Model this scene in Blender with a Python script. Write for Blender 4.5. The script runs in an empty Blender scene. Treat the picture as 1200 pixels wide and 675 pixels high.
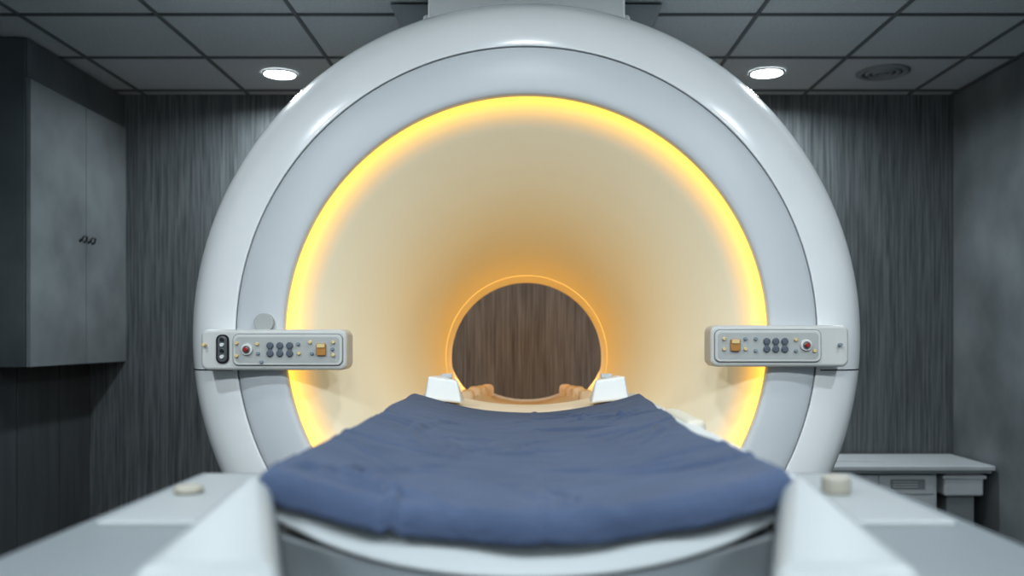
import bpy, bmesh, math, random
from mathutils import Vector, noise
random.seed(3)
sc = bpy.context.scene
AX = 1.10          # bore axis height
CEIL = AX + 1.395

# ------------------------------------------------------------------ materials
def new_mat(name):
    m = bpy.data.materials.new(name); m.use_nodes = True
    nt = m.node_tree
    return m, nt, nt.nodes["Principled BSDF"]

def mat(name, col, rough=0.5, metal=0.0, var=0.04, scale=8.0, bump=0.0, bscale=60.0, coat=0.0, stretch=(1,1,1), col2=None, emit=None, estr=0):
    m, nt, b = new_mat(name)
    tc = nt.nodes.new("ShaderNodeTexCoord")
    mp = nt.nodes.new("ShaderNodeMapping"); mp.inputs["Scale"].default_value = stretch
    nz = nt.nodes.new("ShaderNodeTexNoise"); nz.inputs["Scale"].default_value = scale; nz.inputs["Detail"].default_value = 6
    rp = nt.nodes.new("ShaderNodeValToRGB")
    c2 = col2 if col2 else tuple(c*(1-var*2) for c in col)
    rp.color_ramp.elements[0].position = 0.3; rp.color_ramp.elements[1].position = 0.7
    rp.color_ramp.elements[0].color = (*c2, 1); rp.color_ramp.elements[1].color = (*col, 1)
    L = nt.links
    L.new(tc.outputs["Object"], mp.inputs["Vector"]); L.new(mp.outputs[0], nz.inputs["Vector"])
    L.new(nz.outputs[0], rp.inputs[0]); L.new(rp.outputs[0], b.inputs["Base Color"])
    b.inputs["Roughness"].default_value = rough; b.inputs["Metallic"].default_value = metal
    b.inputs["Coat Weight"].default_value = coat
    if bump:
        n2 = nt.nodes.new("ShaderNodeTexNoise"); n2.inputs["Scale"].default_value = bscale; n2.inputs["Detail"].default_value = 4
        bp = nt.nodes.new("ShaderNodeBump"); bp.inputs["Strength"].default_value = bump; bp.inputs["Distance"].default_value = 0.01
        L.new(mp.outputs[0], n2.inputs["Vector"]); L.new(n2.outputs[0], bp.inputs["Height"]); L.new(bp.outputs[0], b.inputs["Normal"])
    if emit:
        b.inputs["Emission Color"].default_value = (*emit, 1); b.inputs["Emission Strength"].default_value = estr
    return m

M_shell  = mat("shell_gloss_white", (0.87,0.88,0.88), 0.2, coat=0.6, var=0.01)
M_chim   = mat("chimney_white", (0.94,0.95,0.95), 0.5, var=0.01)
M_panel  = mat("face_panel_grey", (0.63,0.65,0.67), 0.42, var=0.01)
M_seam   = mat("seam_dark", (0.02,0.022,0.025), 0.7)
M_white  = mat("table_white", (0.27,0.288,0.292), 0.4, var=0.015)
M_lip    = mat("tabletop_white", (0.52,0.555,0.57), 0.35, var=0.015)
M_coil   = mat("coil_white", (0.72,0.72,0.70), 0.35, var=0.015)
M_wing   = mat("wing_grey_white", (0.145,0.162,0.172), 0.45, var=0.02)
M_plast  = mat("control_plastic", (0.62,0.62,0.60), 0.4, var=0.02)
M_inset  = mat("control_inset", (0.46,0.47,0.46), 0.45, var=0.02)
M_blue   = mat("button_slate", (0.13,0.15,0.18), 0.35)
M_blk    = mat("socket_black", (0.015,0.015,0.018), 0.4)
M_red    = mat("stop_red", (0.40,0.03,0.03), 0.3)
M_orange = mat("button_amber", (0.50,0.25,0.07), 0.35)
M_yel    = mat("indicator_yellow", (0.8,0.62,0.30), 0.4)
M_lblue  = mat("indicator_blue", (0.26,0.32,0.36), 0.4)
M_cream  = mat("pad_cream", (0.30,0.285,0.24), 0.6, bump=0.1)
M_sheet  = mat("sheet_cream", (0.75,0.62,0.46), 0.8, bump=0.2, bscale=30)
M_strap  = mat("strap_cream", (0.56,0.52,0.43), 0.7, bump=0.1)
M_metal  = mat("brushed_metal", (0.35,0.36,0.37), 0.3, metal=1.0)
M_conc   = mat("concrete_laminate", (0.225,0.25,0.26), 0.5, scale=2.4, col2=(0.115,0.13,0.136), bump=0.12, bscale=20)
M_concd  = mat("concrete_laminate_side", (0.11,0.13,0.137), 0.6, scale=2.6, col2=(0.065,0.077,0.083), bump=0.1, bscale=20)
M_darkp  = mat("dark_panel", (0.075,0.086,0.091), 0.55, scale=3, col2=(0.052,0.06,0.064), stretch=(6,6,0.6))
M_tile   = mat("ceiling_tile", (0.53,0.565,0.575), 0.9, scale=140, col2=(0.39,0.415,0.425), bump=0.3, bscale=180)
M_grid   = mat("ceiling_grid_bar", (0.12,0.13,0.135), 0.6)
M_floor  = mat("vinyl_floor", (0.10,0.11,0.115), 0.4, scale=12, col2=(0.08,0.085,0.09))
M_duct   = mat("duct_grey", (0.42,0.45,0.46), 0.6)
M_bench  = mat("bench_white", (0.56,0.59,0.60), 0.5, var=0.03)
M_label  = mat("label_grey", (0.25,0.27,0.28), 0.5)
M_lens   = mat("lamp_lens", (0.9,0.9,0.9), 0.5, emit=(0.95,0.98,1.0), estr=12)
M_trim   = mat("trim_grey", (0.10,0.11,0.115), 0.5)
M_diff   = mat("fill_panel_diffuser",(0.9,0.9,0.9),0.5,emit=(0.88,0.96,1.0),estr=2.5)  # glowing face of the added fill panels

def wood_mat():
    m, nt, b = new_mat("grey_wood_laminate"); L = nt.links
    tc = nt.nodes.new("ShaderNodeTexCoord")
    def nz(sx, sz, scale, det):
        mp = nt.nodes.new("ShaderNodeMapping"); mp.inputs["Scale"].default_value = (sx, 1, sz)
        n = nt.nodes.new("ShaderNodeTexNoise"); n.inputs["Scale"].default_value = scale; n.inputs["Detail"].default_value = det
        L.new(tc.outputs["Object"], mp.inputs[0]); L.new(mp.outputs[0], n.inputs["Vector"]); return n
    a = nz(75, 1.6, 2.2, 4); c = nz(7, 0.5, 1.5, 3)
    mx = nt.nodes.new("ShaderNodeMath"); mx.operation = 'MULTIPLY_ADD'; mx.inputs[1].default_value = 0.88
    m2 = nt.nodes.new("ShaderNodeMath"); m2.operation = 'MULTIPLY'; m2.inputs[1].default_value = 0.12
    L.new(c.outputs[0], m2.inputs[0]); L.new(a.outputs[0], mx.inputs[0]); L.new(m2.outputs[0], mx.inputs[2])
    rp = nt.nodes.new("ShaderNodeValToRGB"); e = rp.color_ramp.elements
    e[0].position = 0.37; e[0].color = (0.066,0.074,0.078,1); e[1].position = 0.63; e[1].color = (0.168,0.183,0.188,1)
    L.new(mx.outputs[0], rp.inputs[0]); L.new(rp.outputs[0], b.inputs["Base Color"])
    b.inputs["Roughness"].default_value = 0.6
    return m
M_wood = wood_mat()

def cloth_mat():
    m, nt, b = new_mat("blue_woven_cloth"); L = nt.links
    tc = nt.nodes.new("ShaderNodeTexCoord")
    n = nt.nodes.new("ShaderNodeTexNoise"); n.inputs["Scale"].default_value = 9; n.inputs["Detail"].default_value = 6
    rp = nt.nodes.new("ShaderNodeValToRGB"); e = rp.color_ramp.elements
    e[0].position = 0.3; e[0].color = (0.045,0.064,0.110,1); e[1].position = 0.75; e[1].color = (0.060,0.082,0.137,1)
    L.new(tc.outputs["Object"], n.inputs["Vector"]); L.new(n.outputs[0], rp.inputs[0]); L.new(rp.outputs[0], b.inputs["Base Color"])
    w1 = nt.nodes.new("ShaderNodeTexWave"); w1.bands_direction = 'X'; w1.inputs["Scale"].default_value = 130
    w2 = nt.nodes.new("ShaderNodeTexWave"); w2.bands_direction = 'Y'; w2.inputs["Scale"].default_value = 130
    for w in (w1, w2): L.new(tc.outputs["Object"], w.inputs["Vector"])
    ad = nt.nodes.new("ShaderNodeMath"); L.new(w1.outputs[1], ad.inputs[0]); L.new(w2.outputs[1], ad.inputs[1])
    bp = nt.nodes.new("ShaderNodeBump"); bp.inputs["Strength"].default_value = 0.25; bp.inputs["Distance"].default_value = 0.001
    L.new(ad.outputs[0], bp.inputs["Height"])
    n2 = nt.nodes.new("ShaderNodeTexNoise"); n2.inputs["Scale"].default_value = 11; n2.inputs["Detail"].default_value = 6; n2.inputs["Distortion"].default_value = 1.4
    bp2 = nt.nodes.new("ShaderNodeBump"); bp2.inputs["Strength"].default_value = 0.6; bp2.inputs["Distance"].default_value = 0.014
    L.new(tc.outputs["Object"], n2.inputs["Vector"]); L.new(n2.outputs[0], bp2.inputs["Height"]); L.new(bp.outputs[0], bp2.inputs["Normal"])
    L.new(bp2.outputs[0], b.inputs["Normal"])
    b.inputs["Roughness"].default_value = 0.9
    b.inputs["Specular IOR Level"].default_value = 0.2
    b.inputs["Sheen Weight"].default_value = 0.08
    return m
M_cloth = cloth_mat()

# bore liner: cream plastic; amber rim and rear glow painted in as emission gradients
def bore_mat(name):
    m, nt, b = new_mat(name); L = nt.links
    tc = nt.nodes.new("ShaderNodeTexCoord")
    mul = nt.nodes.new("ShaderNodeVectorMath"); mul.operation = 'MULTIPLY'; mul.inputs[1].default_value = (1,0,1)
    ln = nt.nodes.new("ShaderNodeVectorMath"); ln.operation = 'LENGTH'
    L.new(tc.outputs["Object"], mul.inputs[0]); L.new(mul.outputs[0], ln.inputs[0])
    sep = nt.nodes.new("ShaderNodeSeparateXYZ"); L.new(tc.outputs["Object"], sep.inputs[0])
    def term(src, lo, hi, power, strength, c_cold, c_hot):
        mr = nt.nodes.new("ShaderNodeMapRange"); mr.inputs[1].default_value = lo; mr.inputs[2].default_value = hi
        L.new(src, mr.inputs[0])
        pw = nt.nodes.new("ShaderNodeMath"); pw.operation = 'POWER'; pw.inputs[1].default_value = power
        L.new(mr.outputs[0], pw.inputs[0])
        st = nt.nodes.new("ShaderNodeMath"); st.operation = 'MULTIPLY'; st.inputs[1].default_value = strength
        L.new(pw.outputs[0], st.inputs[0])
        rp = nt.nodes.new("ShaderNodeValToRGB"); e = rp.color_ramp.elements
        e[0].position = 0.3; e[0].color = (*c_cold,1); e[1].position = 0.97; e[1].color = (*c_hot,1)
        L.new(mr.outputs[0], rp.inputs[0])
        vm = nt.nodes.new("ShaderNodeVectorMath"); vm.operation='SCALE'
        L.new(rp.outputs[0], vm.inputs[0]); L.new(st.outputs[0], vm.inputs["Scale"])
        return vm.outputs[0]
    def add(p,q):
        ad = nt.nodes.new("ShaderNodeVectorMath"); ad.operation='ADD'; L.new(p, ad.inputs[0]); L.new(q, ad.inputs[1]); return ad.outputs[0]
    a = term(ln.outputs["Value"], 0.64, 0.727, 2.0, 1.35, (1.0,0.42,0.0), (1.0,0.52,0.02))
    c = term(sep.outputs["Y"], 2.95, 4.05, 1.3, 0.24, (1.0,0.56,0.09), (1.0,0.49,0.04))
    d = term(ln.outputs["Value"], 0.34, 0.52, 1.0, 0.12, (1.0,0.76,0.38), (1.0,0.84,0.52))  # broad warm self-glow standing in for light on the funnel
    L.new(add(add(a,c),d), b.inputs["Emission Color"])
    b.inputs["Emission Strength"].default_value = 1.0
    # cream base, tinted amber towards the rim to imitate the LED glow
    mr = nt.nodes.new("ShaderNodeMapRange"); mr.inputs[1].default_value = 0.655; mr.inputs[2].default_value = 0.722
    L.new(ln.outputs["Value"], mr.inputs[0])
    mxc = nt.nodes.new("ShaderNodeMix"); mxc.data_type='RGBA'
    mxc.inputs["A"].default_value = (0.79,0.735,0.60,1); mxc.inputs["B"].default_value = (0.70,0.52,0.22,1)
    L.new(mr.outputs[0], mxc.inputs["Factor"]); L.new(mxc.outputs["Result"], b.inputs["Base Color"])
    b.inputs["Roughness"].default_value = 0.35
    return m
M_flare = bore_mat("bore_cream_painted_glow")
M_liner  = mat("bore_cream", (0.74,0.66,0.52), 0.4, var=0.01)
M_led = mat("amber_led", (0.9,0.6,0.2), 0.5, emit=(1.0,0.66,0.22), estr=0.6)
M_led2 = mat("amber_led_rear", (0.9,0.6,0.2), 0.5, emit=(1.0,0.45,0.13), estr=15)

# ------------------------------------------------------------------ helpers
def link(o, parent=None):
    sc.collection.objects.link(o)
    if parent: o.parent = parent
    return o

def empty(name):
    e = bpy.data.objects.new(name, None); e.empty_display_size = 0.1
    return link(e)

def mesh_obj(name, verts, faces, m, parent=None, smooth=False, bevel=0, segs=3, sub=0):
    me = bpy.data.meshes.new(name); me.from_pydata(verts, [], faces)
    bm = bmesh.new(); bm.from_mesh(me); bmesh.ops.recalc_face_normals(bm, faces=bm.faces); bm.to_mesh(me); bm.free()
    me.materials.append(m)
    o = bpy.data.objects.new(name, me); link(o, parent)
    if smooth or bevel:
        for p in me.polygons: p.use_smooth = True
    if bevel:
        md = o.modifiers.new("bevel", 'BEVEL'); md.width = bevel; md.segments = segs; md.limit_method = 'ANGLE'; md.angle_limit = math.radians(30)
        wn = o.modifiers.new("wn", 'WEIGHTED_NORMAL'); wn.keep_sharp = True
    if sub:
        s = o.modifiers.new("sub", 'SUBSURF'); s.levels = sub; s.render_levels = sub
    return o

def box(name, x0,x1,y0,y1,z0,z1, m, parent=None, bevel=0, segs=3):
    v = [(x0,y0,z0),(x1,y0,z0),(x1,y1,z0),(x0,y1,z0),(x0,y0,z1),(x1,y0,z1),(x1,y1,z1),(x0,y1,z1)]
    f = [(0,3,2,1),(4,5,6,7),(0,1,5,4),(1,2,6,5),(2,3,7,6),(3,0,4,7)]
    return mesh_obj(name, v, f, m, parent, bevel=bevel, segs=segs)

def lathe(name, prof, m, parent=None, n=192, drop=None):
    """prof = [(r, y)], revolved about the bore axis (parallel to Y)"""
    verts = []
    for i in range(n):
        a = 2*math.pi*i/n
        for r, y in prof:
            d = drop(y) if drop else 0
            verts.append((r*math.cos(a), y, r*math.sin(a) - d))
    P = len(prof); faces = []
    for i in range(n):
        j = (i+1) % n
        for k in range(P-1):
            faces.append((i*P+k, i*P+k+1, j*P+k+1, j*P+k))
    me = bpy.data.meshes.new(name); me.from_pydata(verts, [], faces)
    bm = bmesh.new(); bm.from_mesh(me); bmesh.ops.recalc_face_normals(bm, faces=bm.faces); bm.to_mesh(me); bm.free()
    me.materials.append(m)
    for p in me.polygons: p.use_smooth = True
    o = bpy.data.objects.new(name, me); link(o, parent); o.location = (0,0,AX)
    return o

def catmull(pts, sub=6):
    out = []
    for i in range(len(pts)-1):
        p0 = pts[max(i-1,0)]; p1 = pts[i]; p2 = pts[i+1]; p3 = pts[min(i+2,len(pts)-1)]
        for s in range(sub):
            t = s/sub
            out.append(tuple(0.5*((2*p1[k])+(-p0[k]+p2[k])*t+(2*p0[k]-5*p1[k]+4*p2[k]-p3[k])*t*t+(-p0[k]+3*p1[k]-3*p2[k]+p3[k])*t**3) for k in range(2)))
    out.append(pts[-1]); return out

def cyl(name, c, r, depth, axis, m, parent=None, n=32, r2=None, bevel=0.0):
    r2 = r if r2 is None else r2
    v=[];
    for s,(rr) in ((-0.5,r),(0.5,r2)):
        for i in range(n):
            a=2*math.pi*i/n
            if axis=='y': v.append((c[0]+rr*math.cos(a), c[1]+s*depth, c[2]+rr*math.sin(a)))
            elif axis=='x': v.append((c[0]+s*depth, c[1]+rr*math.cos(a), c[2]+rr*math.sin(a)))
            else: v.append((c[0]+rr*math.cos(a), c[1]+rr*math.sin(a), c[2]+s*depth))
    f=[tuple(range(n)), tuple(range(n,2*n))]+[(i,(i+1)%n,n+(i+1)%n,n+i) for i in range(n)]
    return mesh_obj(name, v, f, m, parent, bevel=bevel, segs=2) if bevel else mesh_obj(name, v, f, m, parent)

# ------------------------------------------------------------------ room
XL, XR, YB, YF = -2.52, 2.46, 5.2, -1.2
box("floor", XL-0.1, XR+0.1, YF-0.1, YB+0.1, -0.1, 0, M_floor)
box("wall_back", XL-0.1, XR+0.1, YB, YB+0.1, 0, CEIL+0.1, M_wood)
box("wall_front", XL-0.1, XR+0.1, YF-0.1, YF, 0, CEIL+0.1, M_conc)
box("wall_right", XR, XR+0.1, YF, YB, 0, CEIL+0.1, M_conc)
wl = box("wall_left", XL-0.1, XL-0.012, YF, YB, 0, CEIL+0.1, M_seam)
ys = [YF, -0.4, 0.35, 1.1, 1.85, 2.6, 3.35, 3.98, 4.455, 4.86, YB]
for i in range(len(ys)-1):
    p = box("panel_%d"%(i+1), XL-0.014, XL, ys[i]+0.005, ys[i+1]-0.005, 0, CEIL, M_darkp, wl, bevel=0.002)
box("trim_1", XR-0.012, XR-0.0, YB-0.012, YB-0.0, 0.08, CEIL, M_trim)
box("baseboard_back", XL, XR, YB-0.012, YB, 0, 0.08, M_trim)
box("baseboard_right", XR-0.012, XR, YF, YB-0.012, 0, 0.08, M_trim)

ceil = box("ceiling", XL-0.1, XR+0.1, YF-0.1, YB+0.1, CEIL+0.006, CEIL+0.1, M_tile)
gx = [-2.2,-1.6,-1.0,-0.4,0.4,1.0,1.6,2.2]
gy = [5.1-0.6*i for i in range(11)]
for i,x in enumerate(gx): box("grid_long_%d"%i, x-0.008, x+0.008, YF, YB, CEIL-0.002, CEIL+0.01, M_grid, ceil)
for i,y in enumerate(gy): box("grid_cross_%d"%i, XL, XR, y-0.008, y+0.008, CEIL-0.003, CEIL+0.009, M_grid, ceil)
box("edge_l", XL, XL+0.02, YF, YB, CEIL-0.003, CEIL+0.01, M_grid, ceil)
box("edge_r", XR-0.02, XR, YF, YB, CEIL-0.003, CEIL+0.01, M_grid, ceil)

def annulus(name, c, r0, r1, h, m, parent, n=48):
    v=[];f=[]
    for i in range(n):
        a=2*math.pi*i/n; ca,sa=math.cos(a),math.sin(a)
        for r,z in ((r0,0),(r0,-h*0.6),((r0+r1)/2,-h),(r1,-h*0.5),(r1,0)): v.append((c[0]+r*ca,c[1]+r*sa,c[2]+z))
    for i in range(n):
        j=(i+1)%n
        for k in range(4): f.append((i*5+k,i*5+k+1,j*5+k+1,j*5+k))
    return mesh_obj(name,v,f,m,parent,smooth=True)

def downlight(x, y, power):
    e = empty("ceiling_downlight")
    annulus("trim_ring", (x,y,CEIL+0.004), 0.080, 0.092, 0.01, M_white, e)
    cyl("lens", (x,y,CEIL-0.0), 0.081, 0.006, 'z', M_lens, e, n=40)
    ld = bpy.data.lights.new("lamp", 'AREA'); ld.shape='DISK'; ld.size=0.15; ld.energy=power; ld.color=(0.84,0.94,1.0); ld.spread=math.radians(165)
    lo = bpy.data.objects.new("lamp", ld); link(lo, e); lo.location=(x,y,CEIL-0.012)
for x,y,p in [(-1.31,4.78,13),(1.27,4.76,13),(-1.3,3.3,8),(1.3,3.3,8),(-1.3,1.2,12),(1.3,1.2,12),(0.0,1.8,5)]:  # last one, on the centre line, is unseen and added to brighten the chimney
    downlight(x,y,p)

def fill_panel(x, y, power):  # unseen ceiling panels behind the camera, added to light the gantry face
    e = empty("added_fill_panel")
    for (a,b,c,d) in ((-.29,.29,-.29,-.265),(-.29,.29,.265,.29),(-.29,-.265,-.265,.265),(.265,.29,-.265,.265)):
        box("frame", x+a,x+b,y+c,y+d, CEIL-0.006, CEIL+0.006, M_white, e, bevel=0.002)
    box("diffuser", x-.265,x+.265,y-.265,y+.265, CEIL-0.003, CEIL+0.005, M_diff, e)
    ld = bpy.data.lights.new("lamp", 'AREA'); ld.shape='SQUARE'; ld.size=0.5; ld.energy=power; ld.color=(0.88,0.955,1.0)
    lo = bpy.data.objects.new("lamp", ld); link(lo, e); lo.location=(x,y,CEIL-0.010)
for x,y,p in [(-1.3,-0.6,44),(0.0,-0.6,34),(1.3,-0.6,44)]:
    fill_panel(x,y,p)

v = empty("ceiling_air_vent")
vx,vy = 1.88,4.75
for i,(a,b) in enumerate([(0.10,0.135),(0.065,0.09),(0.03,0.055)]):
    annulus("louver_%d"%i, (vx,vy,CEIL+0.004), a, b, 0.016, M_label, v)
cyl("core", (vx,vy,CEIL-0.001), 0.10, 0.004, 'z', M_seam, v)
cyl("hub", (vx,vy,CEIL-0.004), 0.022, 0.012, 'z', M_label, v)

# ------------------------------------------------------------------ MRI scanner
mri = empty("mri_scanner")
lathe("face_panel", catmull([(0.728,2.735),(0.728,2.708),(0.736,2.697),(0.76,2.694),(0.81,2.698),(0.871,2.715),(0.874,2.735)],5), M_panel, mri)
lathe("face_seam", [(0.870,2.728),(0.882,2.728)], M_seam, mri)
shell = [(0.878,2.735),(0.879,2.720),(0.884,2.714),(0.93,2.722),(0.975,2.738),(1.012,2.764),(1.040,2.805),(1.056,2.86),(1.066,2.94),(1.07,3.1),(1.07,3.5),(1.07,3.9),(1.05,4.1),(0.98,4.24),(0.85,4.31),(0.6,4.33),(0.42,4.335),(0.385,4.32)]
lathe("outer_shell", catmull(shell,5), M_shell, mri)
drop = lambda y: 0.098*max(0,min(1,(y-2.722)/(4.28-2.722)))**0.95
flare = [(0.727,2.722),(0.714,2.732),(0.690,2.752),(0.655,2.79),(0.61,2.85),(0.555,2.94),(0.50,3.07),(0.455,3.22),(0.42,3.4),(0.39,3.65),(0.372,3.9),(0.366,4.08)]
fl = catmull(flare,6)
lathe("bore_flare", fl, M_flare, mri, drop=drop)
lathe("rear_led", [(0.366,4.08),(0.372,4.082),(0.372,4.096),(0.366,4.098)], M_led, mri, drop=drop)
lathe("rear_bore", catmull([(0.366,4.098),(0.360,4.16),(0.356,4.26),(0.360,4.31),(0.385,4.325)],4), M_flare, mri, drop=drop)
lathe("rear_led_back", [(0.375,4.333),(0.395,4.342),(0.41,4.336)], M_led2, mri, drop=drop)
box("plinth", -0.72,0.72, 2.98,4.15, 0.0,0.24, M_shell, mri, bevel=0.03)
for s in (-1,1):
    pts = [(r,y-0.0015) for r,y in catmull(shell,5) if y<3.0 and r>=0.886]
    vv=[];ff=[]
    zz = -0.100
    for r,y in pts:
        x = s*math.sqrt(r*r-zz*zz)*1.0008
        vv += [(x,y,AX+zz-0.0015),(x,y,AX+zz+0.0015)]
    for i in range(len(pts)-1): ff.append((2*i,2*i+1,2*i+3,2*i+2))
    mesh_obj("shell_joint", vv, ff, M_seam, mri)
box("chimney", -0.335,0.335, 3.05,3.75, AX+0.8, CEIL-0.004, M_chim, mri, bevel=0.012)
box("chimney_step", -0.36,0.36, 3.12,3.80, AX+0.8, AX+1.12, M_chim, mri, bevel=0.012)
dv=[]
for z,w in ((CEIL-0.004,0.57),(AX+1.0,0.36)):
    dv += [(-w,3.76,z),(w,3.76,z),(w,4.2,z),(-w,4.2,z)]
mesh_obj("ceiling_duct", dv, [(0,1,2,3),(4,5,6,7),(0,1,5,4),(1,2,6,5),(2,3,7,6),(3,0,4,7)], M_duct, mri, bevel=0.004)

N=24; vv=[]; ff=[]
def bridge_z(u): return -0.30 + 0.055*abs(u)**2.2
ysb=[2.80,3.2,3.6,4.0,4.34]
for y in ysb:
    for i in range(N+1):
        u=-1+2*i/N; vv.append((0.21*u,y,AX+bridge_z(u)))
for j in range(len(ysb)-1):
    for i in range(N): a=j*(N+1)+i; ff.append((a,a+1,a+N+2,a+N+1))
o=mesh_obj("bore_bridge", vv, ff, M_liner, mri, smooth=True); md=o.modifiers.new("s",'SOLIDIFY'); md.thickness=0.03; md.offset=-1
for s in (-1,1):
    for k,(y,h) in enumerate([(3.7,0.028),(3.9,0.03),(4.05,0.025),(4.22,0.022)]):
        x=s*(0.245-0.02*k)
        box("bridge_rail", min(x-0.03,x+0.03),max(x-0.03,x+0.03), y-0.06,y+0.06, AX-0.30,AX-0.245+h, M_sheet, mri, bevel=0.02)

# --- control panels
def rrect(name, x0,x1,z0,z1,yf,yb,r,m,parent,bev=0.004,n=8):
    pts=[]
    for cx,cz,a in ((x1-r,z1-r,0),(x0+r,z1-r,90),(x0+r,z0+r,180),(x1-r,z0+r,270)):
        for i in range(n+1):
            t=math.radians(a+90*i/n); pts.append((cx+r*math.cos(t),cz+r*math.sin(t)))
    P=len(pts)
    v=[(x,yf,z) for x,z in pts]+[(x,yb,z) for x,z in pts]
    f=[tuple(range(P)),tuple(range(P,2*P))]+[(i,(i+1)%P,P+(i+1)%P,P+i) for i in range(P)]
    return mesh_obj(name,v,f,m,parent,bevel=bev,segs=3)

K=2.64/1055.0
def px(x): return (x-617)*K
def pz(y): return AX+(395-y)*K
def control(side):
    if side<0:
        X0,X1,Z1,Z0=234,406,386,434; cy=409.5
        inset=(273,401); knob=290; trip=(317,328.5,340); sq=377
        dots=[(278,402,M_yel),(278,417,M_yel),(302,403,M_yel),(303,414,M_lblue),(350,403,M_lblue),(351,414,M_yel),(364,401,M_yel),(366,414,M_lblue),(391,401,M_yel),(391,416,M_yel),(390,409,M_lblue),(240,404,M_yel),(307,424,M_lblue)]
    else:
        X0,X1,Z1,Z0=833,996,381,430; cy=404.5
        inset=(838,962); knob=944; trip=(898,908.5,919); sq=861
        dots=[(848,397,M_yel),(848,409,M_yel),(873,397,M_lblue),(873,409,M_yel),(885,397,M_lblue),(885,411,M_lblue),(932,398,M_yel),(932,411,M_lblue),(954,411,M_yel),(984,404,M_lblue)]
    e=mri
    rrect("control_body", px(X0),px(X1),pz(Z0),pz(Z1),2.645,2.745,0.022,M_plast,e,0.010)
    rrect("control_mount", px(X0)+ (0.17 if side>0 else 0), px(X1)-(0.17 if side<0 else 0), pz(Z0)+0.004,pz(Z1)-0.004,2.70,2.80,0.02,M_plast,e,0.004)
    rrect("control_gap", px(inset[0]-1),px(inset[1]+1),pz(Z0-5),pz(Z1+5),2.6443,2.66,0.018,M_label,e,0.0005)
    rrect("control_rim", px(inset[0]),px(inset[1]),pz(Z0-6),pz(Z1+6),2.638,2.66,0.016,M_plast,e,0.003)
    rrect("control_inset", px(inset[0]+3),px(inset[1]-3),pz(Z0-9),pz(Z1+9),2.6373,2.66,0.012,M_inset,e,0.0005)
    Y=2.6373
    cyl("stop_ring",(px(knob),Y-0.003,pz(cy)),0.017,0.010,'y',M_coil,e,bevel=0.002)
    cyl("stop_collar",(px(knob),Y-0.009,pz(cy)),0.011,0.006,'y',M_metal,e)
    cyl("stop_button",(px(knob),Y-0.014,pz(cy)),0.0065,0.014,'y',M_red,e,bevel=0.002)
    for t in trip:
        for dz in (-4.6,4.6):
            cyl("key",(px(t),Y-0.003,pz(cy+dz)),0.0100,0.010,'y',M_blue,e,bevel=0.003)
        rrect("key_waist",px(t-2.2),px(t+2.2),pz(cy+5),pz(cy-5),Y-0.006,Y+0.002,0.004,M_blue,e,0.001)
    rrect("amber_switch",px(sq-5.5),px(sq+5.5),pz(cy+7),pz(cy-7),Y-0.010,Y+0.002,0.004,M_orange,e,0.002)
    rrect("amber_switch_cap",px(sq-4.5),px(sq+4.5),pz(cy-2),pz(cy-6.5),Y-0.013,Y-0.006,0.003,M_yel,e,0.001)
    for x,y,m in dots:
        cyl("indicator",(px(x),Y-0.002,pz(y)),0.0050,0.012 if inset[0]<x<inset[1] else 0.02,'y',m,e,n=20,bevel=0.0015)
    if side<0:
        rrect("socket_rim",px(253),px(268),pz(426),pz(392),2.640,2.66,0.016,M_blk,e,0.001)
        rrect("socket_field",px(255),px(266),pz(424),pz(394),2.638,2.66,0.012,M_metal,e,0.001)
        for k,yy in enumerate((398,404,411,418)):
            cyl("jack",(px(260.5),2.636,pz(yy)),0.0055,0.008,'y',M_blk if k%2==0 else M_coil,e,n=20)
for s in (-1,1): control(s)
cyl("sensor_tab",(px(304.5),2.69,pz(378)),0.029,0.03,'y',M_inset,mri,n=48,bevel=0.003)

# ------------------------------------------------------------------ patient table
tab = empty("mri_patient_table")
def topz(x,w=0.287): 
    u=min(1,abs(x)/w); return -0.150-0.050*(1-u*u)
def cradle(name,w,y0,y1,th,m,zoff=0,parent=tab,N=40,bev=0.004):
    vv=[];ff=[]
    for y in (y0,y1):
        for i in range(N+1):
            x=-w+2*w*i/N; vv.append((x,y,AX+topz(x)+zoff))
        for i in range(N+1):
            x=-w+2*w*i/N; u=abs(x)/w
            vv.append((x,y,AX+topz(x)+zoff-th*(1-0.35*u**4)))
    C=N+1
    for i in range(N):
        ff.append((i,i+1,2*C+i+1,2*C+i)); ff.append((C+i,C+i+1,3*C+i+1,3*C+i))
        ff.append((i,i+1,C+i+1,C+i)); ff.append((2*C+i,2*C+i+1,3*C+i+1,3*C+i))
    ff.append((0,C,3*C,2*C)); ff.append((N,C+N,3*C+N,2*C+N))
    return mesh_obj(name,vv,ff,m,parent,bevel=bev)
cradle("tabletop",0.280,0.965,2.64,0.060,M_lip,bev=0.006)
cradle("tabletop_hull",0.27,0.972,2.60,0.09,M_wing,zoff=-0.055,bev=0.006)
cradle("mattress_sheet",0.25,2.20,2.62,0.008,M_sheet,zoff=0.003,bev=0.003)
box("side_rail",0.276,0.308,1.02,2.5,AX-0.195,AX-0.156,M_lip,tab,bevel=0.008)
box("strap_pad",0.285,0.326,1.62,1.90,AX-0.185,AX-0.150,M_strap,tab,bevel=0.014)
def hexa(name,bot,top,m,bev,parent=tab):
    v=bot+top
    return mesh_obj(name,v,[(0,3,2,1),(4,5,6,7),(0,1,5,4),(1,2,6,5),(2,3,7,6),(3,0,4,7)],m,parent,bevel=bev,segs=4)
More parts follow.
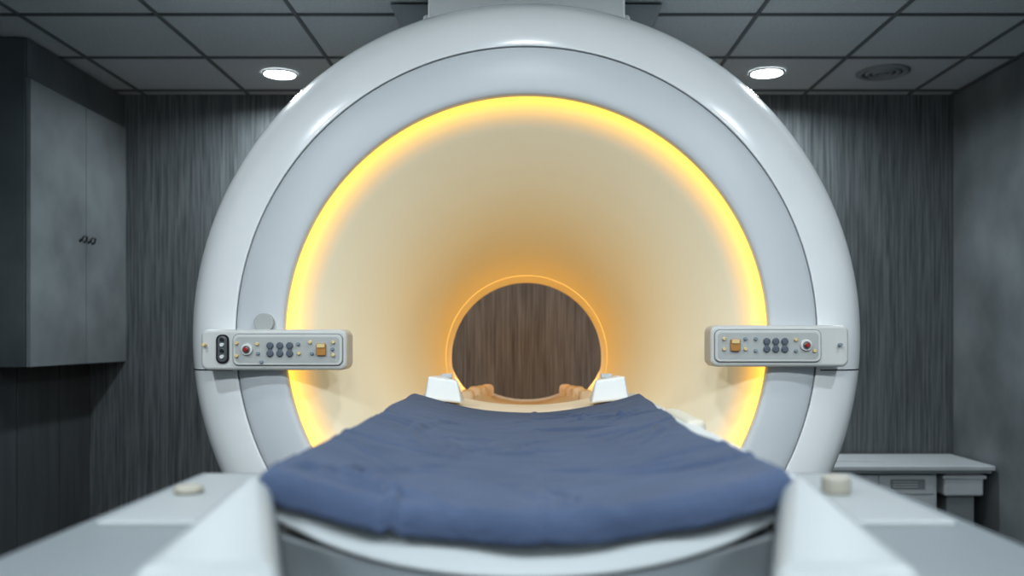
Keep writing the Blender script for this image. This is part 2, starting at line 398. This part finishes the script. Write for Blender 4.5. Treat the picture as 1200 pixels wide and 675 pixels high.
for s in (-1,1):
    a,b=s*0.165,s*0.262
    hexa("coil_block",[(a,2.30,AX-0.170),(b,2.30,AX-0.160),(b,2.40,AX-0.160),(a,2.40,AX-0.17)],
         [(a+s*0.012,2.31,AX-0.112),(b-s*0.008,2.31,AX-0.100),(b-s*0.02,2.39,AX-0.100),(a+s*0.02,2.39,AX-0.112)],M_coil,0.007)
    box("coil_port",min(s*0.195,s*0.225),max(s*0.195,s*0.225),2.36,2.38,AX-0.108,AX-0.096,M_inset,tab,bevel=0.003)
for s in (-1,1):
    xa,xb=sorted((s*0.30,s*0.485))
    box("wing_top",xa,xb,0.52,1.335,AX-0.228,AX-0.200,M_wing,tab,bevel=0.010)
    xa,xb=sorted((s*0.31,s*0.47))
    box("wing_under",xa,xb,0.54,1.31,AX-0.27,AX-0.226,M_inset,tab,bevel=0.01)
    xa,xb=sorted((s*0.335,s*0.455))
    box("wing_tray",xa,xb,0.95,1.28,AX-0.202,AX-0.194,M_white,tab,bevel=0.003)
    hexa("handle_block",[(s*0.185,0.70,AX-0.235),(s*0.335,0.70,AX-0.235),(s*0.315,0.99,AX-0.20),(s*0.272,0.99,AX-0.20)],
         [(s*0.20,0.725,AX-0.184),(s*0.318,0.725,AX-0.186),(s*0.308,0.985,AX-0.150),(s*0.283,0.985,AX-0.150)],M_white,0.014)
    cyl("knob",(s*(0.42 if s<0 else 0.385),1.12,AX-(0.190 if s<0 else 0.184)),0.018,0.012 if s<0 else 0.024,'z',M_cream,tab,bevel=0.005)
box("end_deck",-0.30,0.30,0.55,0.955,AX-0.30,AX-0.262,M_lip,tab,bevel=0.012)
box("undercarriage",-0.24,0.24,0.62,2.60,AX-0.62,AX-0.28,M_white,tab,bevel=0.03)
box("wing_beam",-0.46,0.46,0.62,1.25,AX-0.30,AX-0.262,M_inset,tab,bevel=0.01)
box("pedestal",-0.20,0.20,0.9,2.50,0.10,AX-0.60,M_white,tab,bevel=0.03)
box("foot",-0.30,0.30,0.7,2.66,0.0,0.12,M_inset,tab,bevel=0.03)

# ------------------------------------------------------------------ blanket
def blanket():
    NU,NV=190,230
    vv=[];ff=[]
    Y0,Y1=0.962,2.24
    HH=0.024
    def ridge(p, a, b, w, h):
        ax,ay=a; bx,by=b; dx,dy=bx-ax,by-ay; L2=dx*dx+dy*dy
        t=max(0,min(1,((p[0]-ax)*dx+(p[1]-ay)*dy)/L2))
        nx,ny=-dy/math.sqrt(L2),dx/math.sqrt(L2); wob=0.012*math.sin(t*5+ax*40)
        qx,qy=ax+t*dx+nx*wob,ay+t*dy+ny*wob
        d=math.hypot(p[0]-qx,p[1]-qy)
        return h*(math.exp(-(d/w)**2)-0.35*math.exp(-((d-2.0*w)/w)**2))*math.sin(math.pi*min(1,max(0.0,0.08+t*0.9)))**0.6
    creases=[]
    rr=random.Random(21)
    for k in range(28):
        cx=rr.uniform(-0.25,0.25); cy=rr.uniform(0.0,1.2); an=math.pi/2+rr.gauss(0,0.6); ln=rr.uniform(0.08,0.28)
        creases.append(((cx-ln*math.cos(an)/2,cy-ln*math.sin(an)/2),(cx+ln*math.cos(an)/2,cy+ln*math.sin(an)/2),rr.uniform(0.005,0.010),rr.uniform(0.003,0.0065)))
    for k in range(9):
        cx=rr.uniform(-0.25,0.25); cy=rr.uniform(0.0,0.9); an=rr.gauss(0,0.4); ln=rr.uniform(0.06,0.18)
        creases.append(((cx-ln*math.cos(an)/2,cy-ln*math.sin(an)/2),(cx+ln*math.cos(an)/2,cy+ln*math.sin(an)/2),rr.uniform(0.008,0.015),rr.uniform(0.003,0.005)))
    for j in range(NV+1):
        t=j/NV
        s=-HH+(Y1-Y0+HH)*t
        for i in range(NU+1):
            u=-1+2*i/NU
            tv=max(0,s)/(Y1-Y0)
            dip = 0.020 if u>0 else 0.004
            w=0.281-dip*math.exp(-((tv-0.42)/0.25)**2)*abs(u)+0.006*noise.noise(Vector((3.1,s*6,u>0)))*abs(u)
            x=w*u*1.03
            z=topz(x,0.29)+0.006
            over=max(0,abs(u)-0.955)/0.045
            z-=0.022*over**1.5
            y=Y0+s
            if s<0.012:
                k=(0.012-s)
                y=Y0+0.012-0.018*(1-math.exp(-k/0.010))-0.005*math.sin(u*9+1)*min(1,k/0.03)*0.6
                z-=k*0.85*(1-math.exp(-k/0.006))+0.003*noise.noise(Vector((u*4,0.3,7)))
            wr=0.0045*noise.noise(Vector((x*6,s*2.5,1.0)))+0.003
            for a,b,cw,ch in creases:
                if min(a[0],b[0])-0.06<x<max(a[0],b[0])+0.06 and min(a[1],b[1])-0.06<s<max(a[1],b[1])+0.06:
                    wr+=ridge((x,s),a,b,cw,ch)
            wr+=0.0026*math.exp(-((x-0.02)/0.005)**2)
            z+=max(-0.001,wr)
            vv.append((x,y,AX+z))
    for j in range(NV):
        for i in range(NU):
            a=j*(NU+1)+i; ff.append((a,a+1,a+NU+2,a+NU+1))
    o=mesh_obj("blue_blanket",vv,ff,M_cloth,None,smooth=True)
    md=o.modifiers.new("s",'SOLIDIFY'); md.thickness=0.004; md.offset=1
    return o
blanket()

# ------------------------------------------------------------------ left wall cabinet
cab = empty("wall_cabinet")
XC=-2.31
box("carcass", XL, XC-0.022, 4.20, 5.198, AX-0.135, CEIL-0.004, M_conc, cab, bevel=0.003)
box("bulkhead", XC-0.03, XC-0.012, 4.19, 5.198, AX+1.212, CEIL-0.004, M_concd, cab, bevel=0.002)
box("door_near", XC-0.022, XC, 4.195, 4.722, AX-0.140, AX+1.205, M_conc, cab, bevel=0.002)
box("door_far", XC-0.022, XC, 4.728, 5.196, AX-0.140, AX+1.205, M_conc, cab, bevel=0.002)
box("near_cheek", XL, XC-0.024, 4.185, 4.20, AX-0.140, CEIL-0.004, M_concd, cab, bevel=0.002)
for y in (4.675,4.765):
    cu=bpy.data.curves.new("handle",'CURVE'); cu.dimensions='3D'; cu.bevel_depth=0.0045; cu.bevel_resolution=3
    sp=cu.splines.new('POLY'); P=[(XC,y-0.024,AX+0.495),(XC+0.012,y-0.024,AX+0.50),(XC+0.02,y-0.018,AX+0.522),(XC+0.02,y+0.018,AX+0.522),(XC+0.012,y+0.024,AX+0.50),(XC,y+0.024,AX+0.495)]
    sp.points.add(len(P)-1)
    for q,pp in zip(sp.points,P): q.co=(*pp,1)
    cu.materials.append(M_blk); ho=bpy.data.objects.new("handle",cu); link(ho,cab)

# ------------------------------------------------------------------ storage bench at right rear
be = empty("storage_bench")
box("bench_top",1.30,2.445,4.69,5.185,0.402,0.428,M_bench,be,bevel=0.006)
box("bench_top_lip",1.32,2.43,4.70,5.18,0.388,0.403,M_label,be,bevel=0.002)
box("cabinet_body",1.34,2.17,4.76,5.18,0.03,0.39,M_bench,be,bevel=0.006)
box("drawer_front",1.86,2.15,4.748,4.765,0.27,0.375,M_bench,be,bevel=0.005)
box("drawer_front_b",1.86,2.15,4.748,4.765,0.15,0.262,M_bench,be,bevel=0.005)
box("drawer_front_c",1.86,2.15,4.748,4.765,0.04,0.142,M_bench,be,bevel=0.005)
box("drawer_front_d",1.36,1.85,4.748,4.765,0.04,0.375,M_bench,be,bevel=0.005)
box("label_card",1.92,2.10,4.742,4.75,0.30,0.35,M_label,be,bevel=0.001)
for k in range(3): box("label_line",1.93,2.06,4.740,4.744,0.307+0.014*k,0.311+0.014*k,M_bench,be)
box("bin_right",2.20,2.41,4.74,5.16,0.26,0.388,M_bench,be,bevel=0.015)
box("bin_right_rim",2.19,2.42,4.73,5.17,0.352,0.372,M_bench,be,bevel=0.006)
box("bin_stand",2.23,2.38,4.78,5.14,0.0,0.262,M_label,be,bevel=0.01)
for x in (1.38,2.12):
    for y in (4.8,5.14): cyl("foot",(x,y,0.016),0.02,0.032,'z',M_blk,be)
box("tray",1.55,1.95,4.85,5.1,0.4275,0.436,M_bench,be,bevel=0.003)

# ------------------------------------------------------------------ world + camera
w=bpy.data.worlds.new("world"); sc.world=w; w.use_nodes=True
w.node_tree.nodes["Background"].inputs[0].default_value=(0.5,0.6,0.7,1); w.node_tree.nodes["Background"].inputs[1].default_value=0.02

cd=bpy.data.cameras.new("camera"); cam=bpy.data.objects.new("camera",cd); link(cam)
cam.location=(0,0,AX); cam.rotation_euler=(math.radians(90),0,0)
cd.sensor_width=36; cd.lens=1055/1200*36
cd.shift_x=-17/1200; cd.shift_y=57.5/1200
cd.clip_start=0.02
cd.dof.use_dof=True; cd.dof.focus_distance=2.55; cd.dof.aperture_fstop=2.4
sc.camera=cam
sc.view_settings.view_transform='Standard'
for lk in ('Medium High Contrast','Standard - Medium High Contrast'):
    try: sc.view_settings.look=lk; print("look",lk); break
    except Exception as ex: print(ex)
sc.view_settings.exposure=0.15
